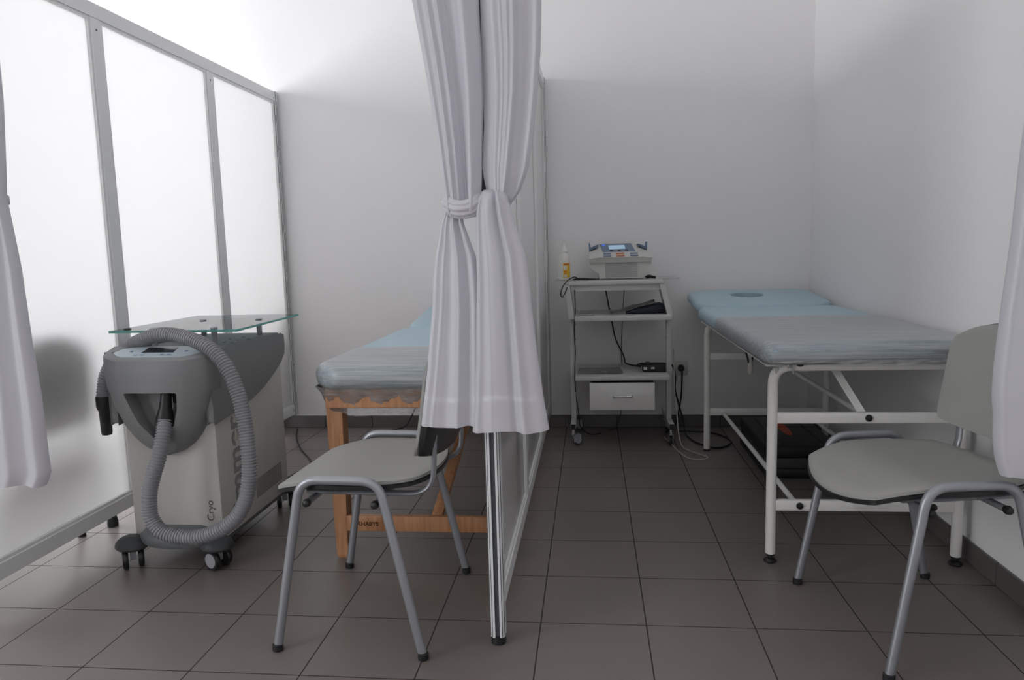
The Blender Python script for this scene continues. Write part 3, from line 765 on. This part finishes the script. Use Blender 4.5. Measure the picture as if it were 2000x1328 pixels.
# glass shelf on pillars
G = [(-1.262, 1.052), (-.872, 1.040), (-.80, 1.040), (-.772, 1.052), (-.775, 1.10), (-.795, 1.62), (-.83, 1.655), (-1.262, 1.655)]
G = [(-1.262, 1.048), (-.775, 1.034), (-.800, 1.640), (-1.262, 1.650)]
bm = bmesh.new(); prism(bm, G, 'Z', .8105, .8185)
gl = put('glass_shelf', bm, 'glass', cm, smooth=False)
bm = bmesh.new()
for i in range(4):
    a = Vector((*G[i], 0)); b = Vector((*G[(i+1) % 4], 0)); n_ = (b-a).normalized().cross(Vector((0, 0, 1)))
    q = [a, b, b+n_*.0012, a+n_*.0012]
    loft(bm, [[Vector((p.x, p.y, z)) for p in q] for z in (.8105, .8185)])
put('polished_edge', bm, 'glassedge', gl, smooth=False)
for x, y in ((-.885, 1.085), (-.868, 1.405), (-1.115, 1.085), (-1.10, 1.40)):
    pz = put('pillar', LT([(.0105, .756), (.0105, .8105)], 16, (x, y, 0)), 'wheel', cm)
    put('pillar_cap', LT([(.013, .8186), (.013, .8215), (.011, .823)], 16, (x, y, 0)), 'wheel', pz)
bm = bmesh.new(); lathe(bm, [(.013, .8186), (.013, .822)], 16, (-1.225, 1.10, 0)); put('pillar_cap', bm, 'darkgrey', gl)
# base bumper and castors
bm = bmesh.new(); rings = []
for z, k_ in ((.145, .55), (.135, .85), (.115, 1), (.095, 1), (.086, .93)):
    rings.append([Vector((-.985+.145*k_*cos(a)*1.0, .935-.075*k_*max(0, sin(a))+.02*(1 if sin(a) < 0 else 0), z)) for a in [2*pi*i/36 for i in range(36)]])
loft(bm, rings); put('bumper', bm, 'midgrey', cm, angle=50)
put('base_plate', BX(-1.14, -.84, .95, 1.47, .072, .094), 'midgrey', cm)
def castor(x, y, yaw, big=True):
    c = thing('c', None, None); bpy.data.objects.remove(c)
    b = bmesh.new(); rings = []
    for k in range(9):
        a = pi/2*k/8; rr = cos(a); zz = sin(a)
        rings.append([Vector((x+.058*max(rr, .02)*cos(t_), y+.048*max(rr, .02)*sin(t_), .078+.040*zz)) for t_ in [2*pi*i/28 for i in range(28)]])
    rings = [[Vector((x+(p.x-x)*.86, y+(p.y-y)*.86, .070)) for p in rings[0]]]+rings
    loft(b, rings); cv = put('castor_cover', b, 'darkgrey', cm)
    Rm = O @ Matrix.Translation((x, y, 0)) @ Matrix.Rotation(yaw, 4, 'Z')
    for s in (-1, 1):
        put('wheel', LT([(.020, s*.014-.009), (.033, s*.014-.009), (.036, s*.014-.005), (.036, s*.014+.005), (.033, s*.014+.009), (.020, s*.014+.009)], 26, (0, 0, 0), 'X', None), 'blackgloss', cv, mtx=Rm @ Matrix.Translation((s*.010, 0, .0362)))
        put('wheel_disc', LT([(.002, -.0012), (.025, -.0012), (.026, 0), (.025, .0012), (.002, .0012)], 22, (s*.0335, 0, .0362), 'X'), 'wheel', cv, mtx=Rm)
    put('castor_fork', BX(-.010, .010, -.012, .012, .030, .076), 'wheel', cv, mtx=Rm)
castor(-1.150, .905, .61); castor(-.842, .915, 1.15); castor(-1.12, 1.50, .4); castor(-.862, 1.52, .5)
put('power_cable', TB([(-.86, 1.4905, .12), (-.84, 1.72, .11), (-.90, 1.95, .03), (-1.02, 2.2, .006), (-1.15, 2.4, .0055), (-1.28, 2.65, .0055), (-1.36, 2.86, .0055)], .0045, 8, 8), 'black', cm)

# ------------------------------------------------------------------ trolley
tr = thing('trolley', 'white steel trolley with three shelves and a drawer on castors against the back wall', 'trolley', (.61, 2.68, 0))
O = Matrix.Translation((-.61, -2.68, 0))
s1 = put('top_shelf', bevelled(BX(.343, .832, 2.50, 2.87, .869, .892), .004, 2), 'trolleywhite', tr)
put('shelf_beam', BX(.355, .822, 2.52, 2.545, .838, .869), 'trolleywhite', tr)
put('middle_shelf', bevelled(BX(.368, .872, 2.47, 2.87, .680, .707), .004, 2), 'trolleywhite', tr)
put('bottom_shelf', bevelled(BX(.366, .860, 2.455, 2.86, .365, .388), .004, 2), 'trolleywhite', tr)
for s, x in ((-1, .352), (1, .872)):
    dx = -.020 if s < 0 else -.045
    c_ = put('column', bevelled(BX(x-.014, x+.014, 2.605, 2.645, .125, .690), .003, 2), 'trolleywhite', tr)
    bm = bmesh.new()
    a = [(x-.014, .690), (x+.014, .690), (x+.014+dx, .868), (x-.014+dx, .868)]
    loft(bm, [[Vector((u, 2.50, z)) for u, z in a], [Vector((u, 2.645, z)) for u, z in a]])
    put('side_bracket', bevelled(bm, .002, 1), 'trolleywhite', tr)
    for z in (.65, .57, .33, .26): put('screw', LT([(.006, -.003), (.006, .003)], 10, (x-s*.015, 2.62, z), 'X'), 'chrome', c_)
    foot = put('foot_bar', bevelled(BX(x-.014, x+.014, 2.47, 2.885, .095, .128), .003, 1), 'trolleywhite', tr)
    put('end_cap', BX(x-.012, x+.012, 2.464, 2.4705, .097, .126), 'black', foot)
    for y, yaw in ((2.50, .5 if s < 0 else 1.5), (2.845, .3)):
        ca = put('castor', LT([(.011, .062), (.011, .095)], 12, (x, y, 0)), 'chrome', tr)
        Rm = O @ Matrix.Translation((x, y, 0)) @ Matrix.Rotation(yaw, 4, 'Z')
        put('castor_fork', (lambda b: (box(b, -.004, .040, -.012, -.009, .022, .064), box(b, -.004, .040, .009, .012, .022, .064), box(b, -.010, .020, -.012, .012, .060, .064), b)[-1])(bmesh.new()), 'wheel', ca, mtx=Rm)
        put('wheel', LT([(.012, -.008), (.026, -.008), (.028, -.005), (.028, .005), (.026, .008), (.012, .008)], 24, (.026, 0, .0285), 'Y'), 'darkgrey', ca, mtx=Rm)
        put('wheel_hub', LT([(.002, -.0088), (.018, -.0088), (.018, .0088), (.002, .0088)], 20, (.026, 0, .0285), 'Y'), 'wheel', ca, mtx=Rm)
dr = put('drawer', bevelled(BX(.441, .785, 2.465, 2.483, .204, .351), .003, 2), 'whitesteel', tr)
put('drawer_box', BX(.452, .774, 2.4835, 2.80, .210, .350), 'darkgrey', dr)
for x in (.448, .766): put('drawer_runner', BX(x, x+.012, 2.49, 2.82, .345, .3648), 'black', dr)
put('handle', TB(fillet([(.565, 2.465, .279), (.565, 2.445, .279), (.667, 2.445, .281), (.667, 2.465, .281)], .012, 5), .0045, 10), 'chrome', dr)

# things on the trolley
sheet = tag(obj('plastic_sheet', bevelled(BX(.262, .925, 2.535, 2.86, .8924, .8950), .001, 1), 'clearsheet'), 'clear plastic sheet overhanging both ends of the trolley top', 'plastic sheet')
dv = thing('electrotherapy_device', 'white electrotherapy unit with blue console and lit screen on the trolley top', 'medical device', (.618, 2.72, .8952))
O = Matrix.Translation((-.618, -2.72, -.8952))
bm = bmesh.new(); prism(bm, [(.503, .898), (.742, .898), (.742, .925), (.778, .968), (.784, 1.0), (.452, .985), (.456, .958), (.500, .925)], 'Y', 2.60, 2.80)
bd = put('casing', bevelled(bm, .006, 2), 'device', dv)
bm = bmesh.new(); y0, y1 = 2.585, 2.815
a = [Vector((.455, y0, .984)), Vector((.775, y0, .984)), Vector((.786, y0, 1.005)), Vector((.735, y0-.012, 1.012)), Vector((.50, y0-.012, 1.012)), Vector((.448, y0, 1.005))]
b = [Vector((.455, y1, .984)), Vector((.775, y1, .984)), Vector((.765, y1, 1.058)), Vector((.70, y1, 1.084)), Vector((.505, y1, 1.086)), Vector((.448, y1, 1.062))]
loft(bm, [a, b]); put('console_housing', bevelled(bm, .005, 2), 'device', dv)
bm = bmesh.new()
for k in range(15): box(bm, .535, .707, 2.5985, 2.6015, .905+k*.0056, .9078+k*.0056)
put('front_grille', bm, 'wheel', bd, smooth=False)
def slope(x, s, h=0):   # point on the console: s 0 front .. 1 back
    return Vector((x, (y0-.012)+(y1-y0+.012)*s, 1.012+.073*s+h))
def plate(q, h0, h1):
    bm = bmesh.new(); loft(bm, [[slope(x, s, h) for x, s in q] for h in (h0, h1)]); return bm
pn = put('blue_panel', plate([(.524, .36), (.700, .38), (.684, .97), (.506, .97)], -.001, .0022), 'deviceblue', dv, smooth=False)
put('screen', plate([(.560, .55), (.648, .56), (.645, .84), (.556, .83)], .002, .0032), 'lcd', pn, smooth=False)
put('power_light', plate([(.522, .84), (.540, .84), (.539, .93), (.520, .93)], .002, .0032), 'led', pn, smooth=False)  # blue logo spot, its glow is added emission
for x in (.563, .606, .645): put('panel_button', plate([(x, .42), (x+.016, .42), (x+.016, .48), (x, .48)], .002, .0045), 'black', pn, smooth=False)
for x in (.526, .668):
    for s in (.04, .20): put('grey_key', plate([(x, s), (x+.042, s), (x+.042, s+.07), (x, s+.07)], -.001, .003), 'deviceblue', dv, smooth=False)
for s in (.04, .20): put('orange_key', plate([(.596, s), (.638, s), (.638, s+.08), (.596, s+.08)], -.001, .003), 'orange', dv, smooth=False)
for s, x in ((-1, .475), (1, .742)):
    bm = bmesh.new()
    q = [(-.026, 1.046), (.024, 1.072), (.026, 1.082), (.010, 1.078), (-.016, 1.066), (-.020, 1.092), (-.027, 1.092)]
    prism(bm, [(x+(u if s < 0 else -u), z) for u, z in q], 'Y', 2.735, 2.812)
    put('probe_holder', bevelled(bm, .002, 1), 'deviceblue', dv)
for y in (2.605, 2.775): put('rubber_foot', BX(.51, .735, y, y+.015, .8952, .898), 'black', dv)

bt = thing('spray_bottle', 'white plastic bottle with yellow label and pointed nozzle, left on the trolley top', 'bottle', (.312, 2.66, .8952))
obj('bottle_body', LT([(.002, 0), (.030, 0), (.033, .004), (.033, .098), (.031, .115), (.024, .135), (.018, .143), (.018, .150), (.002, .150)], 28), 'bottle', bt)
obj('nozzle_cap', LT([(.022, .150), (.022, .156), (.015, .158), (.0135, .165), (.006, .196), (.003, .198), (.001, .198)], 24), 'whiteprint', bt)
bm = bmesh.new(); rings = []
for z in (.012, .092): rings.append([Vector((.0335*sin(a), -.0335*cos(a), z)) for a in [radians(-8+78*i/12) for i in range(13)]])
loft(bm, rings, closed=False); lb = obj('yellow_label', bm, 'yellow', bt)
def onb(a0, a1, z0, z1, r, m, name):
    bm = bmesh.new(); loft(bm, [[Vector((r*sin(radians(a0+(a1-a0)*i/6)), -r*cos(radians(a0+(a1-a0)*i/6)), z)) for i in range(7)] for z in (z0, z1)], closed=False)
    return obj(name, bm, m, lb)
onb(0, 28, .055, .077, .0338, 'whiteprint', 'white_square')
text('printed_number', '1', .022, 'print2', Matrix.Translation((.0045, -.0338, .058)) @ Matrix.Rotation(radians(14), 4, 'Z') @ Matrix.Rotation(pi/2, 4, 'X'), lb, .0003)
onb(0, 55, .082, .088, .0339, 'orangered', 'brown_heading'); onb(0, 24, .044, .048, .0339, 'orangered', 'brown_line'); onb(0, 20, .034, .038, .0339, 'orangered', 'brown_line')
onb(2, 26, .015, .028, .0339, 'device', 'pale_patch')

tag(obj('electrode_lead', TB([(.50, 2.56, .8985), (.446, 2.53, .8985), (.42, 2.55, .8985), (.392, 2.53, .905), (.372, 2.52, .914), (.352, 2.52, .908), (.330, 2.485, .893), (.309, 2.47, .865), (.298, 2.47, .830), (.305, 2.47, .812), (.320, 2.475, .832), (.332, 2.478, .862)], .0028, 8, 6), 'black'),
    'thin black lead looping over the left front corner of the trolley top', 'cable')
bm = bmesh.new()
tube(bm, [(.36, 2.56, .8985), (.40, 2.54, .900), (.44, 2.57, .9), (.48, 2.55, .899)], .0032, 8, 6); tube(bm, [(.37, 2.54, .903), (.41, 2.57, .904), (.45, 2.54, .902)], .003, 8, 6)
box(bm, .39, .43, 2.545, 2.56, .896, .905, .002)
tag(obj('clip_lead', bm, 'black'), 'small black clip and lead lying left of the electrotherapy unit', 'cable')
bm = bmesh.new(); rnd = random.Random(11)
tube(bm, [(.748, 2.585, .902), (.765, 2.578, .909), (.785, 2.582, .903), (.80, 2.578, .900)], .0065, 10, 6); tube(bm, [(.752, 2.575, .900), (.775, 2.59, .903), (.795, 2.57, .9)], .005, 10, 6)
tag(obj('coiled_lead', bm, 'black'), 'bunched black lead right of the electrotherapy unit', 'cable')

tag(obj('remote_control', bevelled(BX(.372+.02, .372+.092, 2.51, 2.60, .7075, .7165), .003, 2), 'wheel'), 'small flat grey box at the left of the middle trolley shelf', 'box')
# cuff folded up
bm = bmesh.new(); rings = []
for k in range(15):
    u = k/14; x = .645+.222*u
    h = .012+.052*(u**.8)*(1 if u < .82 else (1-(u-.82)/.18*.75)); d = .055-.015*abs(u-.5)
    h = max(h, .012)
    ring = []
    for i in range(20):
        a = 2*pi*i/20; ca, sa = cos(a), sin(a)
        ring.append(Vector((x+.004*sin(i*2.3+k), 2.60+d*math.copysign(abs(ca)**.6, ca), .7085+h/2+(h/2)*math.copysign(abs(sa)**.6, sa)*(1-.06*sin(k*1.9+i)))))
    rings.append(ring)
zmin = min(p.z for r in rings for p in r)
for r in rings:
    for p in r: p.z += .7078-zmin
loft(bm, rings); tag(obj('blood_pressure_cuff', bm, 'navy'), 'dark navy rolled cuff at the right of the middle trolley shelf', 'cuff')
bm = bmesh.new(); rows = []
for j in range(9):
    row = []
    for i in range(13):
        u, v = i/12, j/8
        row.append(bm.verts.new((.56+.235*u, 2.53+.10*v, .7100+.008*v+.066*max(0, u-.08)**.9+.003*sin(u*11+v*3)+.002*sin(v*9))))
    rows.append(row)
for a, b in zip(rows[:-1], rows[1:]):
    for i in range(12): bm.faces.new((a[i], a[i+1], b[i+1], b[i]))
bag = tag(obj('plastic_bag', bm, 'clearsheet'), 'clear plastic bag draped over the navy cuff', 'bag')
md = bag.modifiers.new('s', 'SOLIDIFY'); md.thickness = .0008
# bottom shelf things
bm = bmesh.new()
for k in range(4): merge(bm, BX(-.115, .115, -.10, .10, .3886+k*.0014, .3892+k*.0014), Matrix.Translation((.495+.003*k, 2.62, 0)) @ Matrix.Rotation(.03*k-.03, 4, 'Z'))
tag(obj('plastic_sleeves', bm, 'clearsheet', smooth=False), 'clear plastic sleeves lying on the bottom trolley shelf above the drawer', 'plastic sleeves')
ps = thing('power_adapter', 'black power adapter with two white stickers on the bottom trolley shelf', 'adapter', (.79, 2.60, .3885))
obj('adapter_body', bevelled(BX(-.062, .062, -.03, .03, 0, .040), .006, 2), 'black', ps)
obj('sticker', BX(-.056, -.038, -.0306, -.0298, .014, .028), 'whiteprint', ps); obj('sticker', BX(-.016, .002, -.0306, -.0298, .018, .028), 'whiteprint', ps)
obj('adapter_cable', TB([(-.03, .0, .043), (-.07, -.01, .046), (-.088, -.02, .040), (-.08, -.015, .033), (-.05, .0, .044), (0, 0, .046), (.05, 0, .045), (.062, .02, .038)], .004, 8, 6), 'black', ps)
obj('cable_tie', BX(-.045, -.02, -.012, .012, .040, .052), 'black', ps)

# cables behind / around the trolley
def cable(name, pts, r, m, label): return tag(obj(name, TB(pts, r, 8, 8), m), label, 'cable')
cable('device_cable', [(.535, 2.815, .905), (.53, 2.895, .90), (.537, 2.895, .84), (.541, 2.892, .823), (.560, 2.892, .714), (.572, 2.89, .654), (.594, 2.89, .540), (.640, 2.885, .436), (.650, 2.84, .398), (.70, 2.76, .396), (.72, 2.62, .412)], .0042, 'black', 'black cable hanging behind the trolley from the electrotherapy unit to the bottom shelf')
cable('signal_cable', [(.66, 2.815, .905), (.655, 2.90, .90), (.648, 2.90, .824), (.637, 2.90, .653), (.629, 2.90, .479), (.632, 2.90, .30), (.625, 2.90, .12), (.60, 2.86, .02), (.55, 2.82, .005)], .0022, 'darkgrey', 'thin grey cable hanging straight down behind the trolley')
cable('left_cable', [(.3705, 2.50, .845), (.3705, 2.55, .80), (.3705, 2.58, .72), (.362, 2.595, .632), (.3665, 2.595, .5), (.3615, 2.59, .40), (.363, 2.597, .30), (.370, 2.66, .20), (.378, 2.72, .125), (.385, 2.80, .03), (.44, 2.74, .004), (.50, 2.76, .004)], .0024, 'black', 'thin black cable running down the left trolley column to the floor')
cable('mains_cable', [(.853, 2.61, .425), (.862, 2.70, .415), (.877, 2.77, .405), (.912, 2.79, .386), (.928, 2.80, .324), (.928, 2.81, .250), (.950, 2.83, .156), (.973, 2.84, .076), (.980, 2.78, .012), (.985, 2.66, .0055), (1.019, 2.53, .0055), (1.088, 2.446, .0055), (1.150, 2.470, .0055), (1.199, 2.573, .0055), (1.161, 2.715, .0055), (1.073, 2.785, .0055), (.95, 2.80, .0055)], .0045, 'black', 'black mains cable from the bottom trolley shelf looping on the floor under the table')
cable('white_cable', [(.902, 2.66, .50), (.902, 2.62, .38), (.900, 2.58, .28), (.902, 2.50, .18), (.905, 2.45, .09), (.920, 2.43, .02), (.955, 2.39, .004), (.993, 2.327, .004), (1.030, 2.272, .004), (.997, 2.235, .004), (.932, 2.253, .004), (.897, 2.38, .004), (.87, 2.56, .004), (.85, 2.68, .004)], .0030, 'cablewhite', 'thin white cable making a loop on the tiles by the right trolley castor')
sk = thing('wall_socket', 'white wall socket on the back wall between trolley and treatment table', 'socket', (.973, 2.924, .354))
obj('face_plate', bevelled(BX(-.041, .041, -.010, .0008, -.043, .043), .003, 2), 'socket', sk)
obj('socket_ring', LT([(.024, -.013), (.024, -.009), (.021, -.0095), (.021, -.013)], 26, (0, 0, 0), 'Y', Matrix.Rotation(pi, 4, 'X') if False else None), 'socket', sk)
pg = thing('mains_plug', 'black mains plug pushed into the wall socket, its cable hanging down', 'plug', (.973, 2.911, .354))
obj('plug_body', LT([(.002, -.034), (.012, -.032), (.018, -.020), (.020, 0)], 22, (0, 0, 0), 'Y'), 'black', pg)
obj('plug_cable', TB([(.0, -.028, -.002), (.002, -.034, -.02), (.001, -.036, -.08), (-.002, -.034, -.15), (-.012, -.036, -.22), (-.025, -.035, -.29), (-.04, -.03, -.335), (-.07, -.08, -.3485), (-.10, -.14, -.3487)], .0042, 8, 8), 'black', pg)
cable('floor_cable', [(-.54, 2.89, .30), (-.60, 2.885, .16), (-.645, 2.88, .07), (-.69, 2.88, .012), (-.78, 2.80, .0045), (-.74, 2.76, .0045), (-.63, 2.79, .0045), (-.52, 2.73, .0045)], .004, 'black', 'thin black cable behind the wooden table running down the back wall')

# ------------------------------------------------------------------ black case under the right table
cs = thing('black_case', 'black equipment case with an orange-red oval mark under the right treatment table', 'case', (1.40, 2.25, 0))
O = Matrix.Translation((-1.40, -2.25, 0))
put('lower_shell', bevelled(BX(1.238, 1.565, 1.945, 2.54, 0.0, .046), .006, 2), 'black', cs)
put('middle_band', bevelled(BX(1.244, 1.56, 1.95, 2.535, .046, .094), .004, 2), 'darkgrey', cs)
ls = put('lid', bevelled(BX(1.238, 1.565, 1.945, 2.54, .094, .150), .008, 3), 'black', cs)
bm = bmesh.new()
lathe(bm, [(.03, .1505), (.03, .1515)], 26); 
for v in bm.verts: v.co.x, v.co.y = v.co.x*.75*1.0+1.395, v.co.y*4.6+2.28
put('oval_mark', bm, 'orangered', ls)
for x in (1.30, 1.50): put('lid_ridge', BX(x, x+.01, 1.97, 2.52, .149, .155, .002), 'darkgrey', ls)

# ------------------------------------------------------------------ behind the left screen
sil_box = thing('side_cabinet', 'low cabinet behind the left screen, seen only as a soft shadow at its far end', 'cabinet', (-1.72, 2.72, 0))  # generic box added for the blurred silhouette on the opal panel
obj('carcass', bevelled(BX(-.16, .16, -.13, .18, .05, .62), .006, 2), 'machine', sil_box)
obj('worktop', bevelled(BX(-.18, .18, -.15, .19, .62, .645), .006, 2), 'machine', sil_box)
obj('plinth', BX(-.15, .15, -.12, .17, 0, .05), 'darkgrey', sil_box)
tag(obj('pump_bottle', LT([(.002, 0), (.04, 0), (.044, .005), (.042, .10), (.02, .125), (.014, .135), (.016, .165), (.004, .175)], 20, (-1.58, 2.76, .6455)), 'darkgrey'), 'bottle on the cabinet behind the left screen, a small dark shadow above the glass shelf', 'bottle')
st = thing('rubber_tipped_stand', 'black rubber-tipped foot standing on the floor just behind the left screen', 'stand', (-1.485, 1.275, 0))
obj('rubber_foot', LT([(.018, 0), (.021, .003), (.021, .02), (.014, .055), (.012, .06)], 16), 'black', st)
obj('stand_tube', TB([(0, 0, .055), (.0, .0, .52)], .011, 12), 'silver', st)
obj('stand_grip', LT([(.011, .51), (.030, .53), (.036, .57), (.036, .62), (.028, .65), (.002, .66)], 20, (0, 0, 0)), 'darkgrey', st)

# ------------------------------------------------------------------ light, world
w = bpy.data.worlds.new('World'); bpy.context.scene.world = w; w.use_nodes = True
bg = w.node_tree.nodes['Background']; bg.inputs[0].default_value = (.965, .975, 1.0, 1); bg.inputs[1].default_value = 8.8
for a, b in WIN:
    l = bpy.data.lights.new('window_portal', 'AREA'); l.shape = 'RECTANGLE'; l.size = WZ[1]-WZ[0]; l.size_y = b-a
    l.cycles.is_portal = True
    o = bpy.data.objects.new('window_portal', l); COL.objects.link(o); o.location = (XW-.16, (a+b)/2, (WZ[0]+WZ[1])/2); o.rotation_euler = (0, -pi/2, 0)

# ------------------------------------------------------------------ camera
pit, roll, yaw = 0.1234094, -0.0279729, -0.1098194
cy, sy = cos(yaw), sin(yaw)
fwd = Vector((sy*cos(pit), cy*cos(pit), -sin(pit))); right = Vector((cy, -sy, 0)); up = right.cross(fwd)
r2 = right*cos(roll)+up*sin(roll); u2 = -right*sin(roll)+up*cos(roll)
cam = bpy.data.cameras.new('camera'); cam.sensor_width = 36; cam.sensor_fit = 'HORIZONTAL'; cam.lens = 1425.4756/2000*36; cam.clip_start = .05
co = bpy.data.objects.new('camera', cam); COL.objects.link(co)
mw = Matrix(((r2.x, u2.x, -fwd.x, .45753), (r2.y, u2.y, -fwd.y, -1.38117), (r2.z, u2.z, -fwd.z, 1.06862), (0, 0, 0, 1)))
co.matrix_world = mw
sc = bpy.context.scene; sc.camera = co
sc.view_settings.view_transform = 'Standard'; sc.view_settings.look = 'None'; sc.view_settings.gamma = 1; sc.view_settings.use_curve_mapping = False
sc.view_settings.exposure = 0.0
sc.cycles.max_bounces = 12; sc.cycles.diffuse_bounces = 6; sc.cycles.transparent_max_bounces = 16; sc.cycles.transmission_bounces = 8
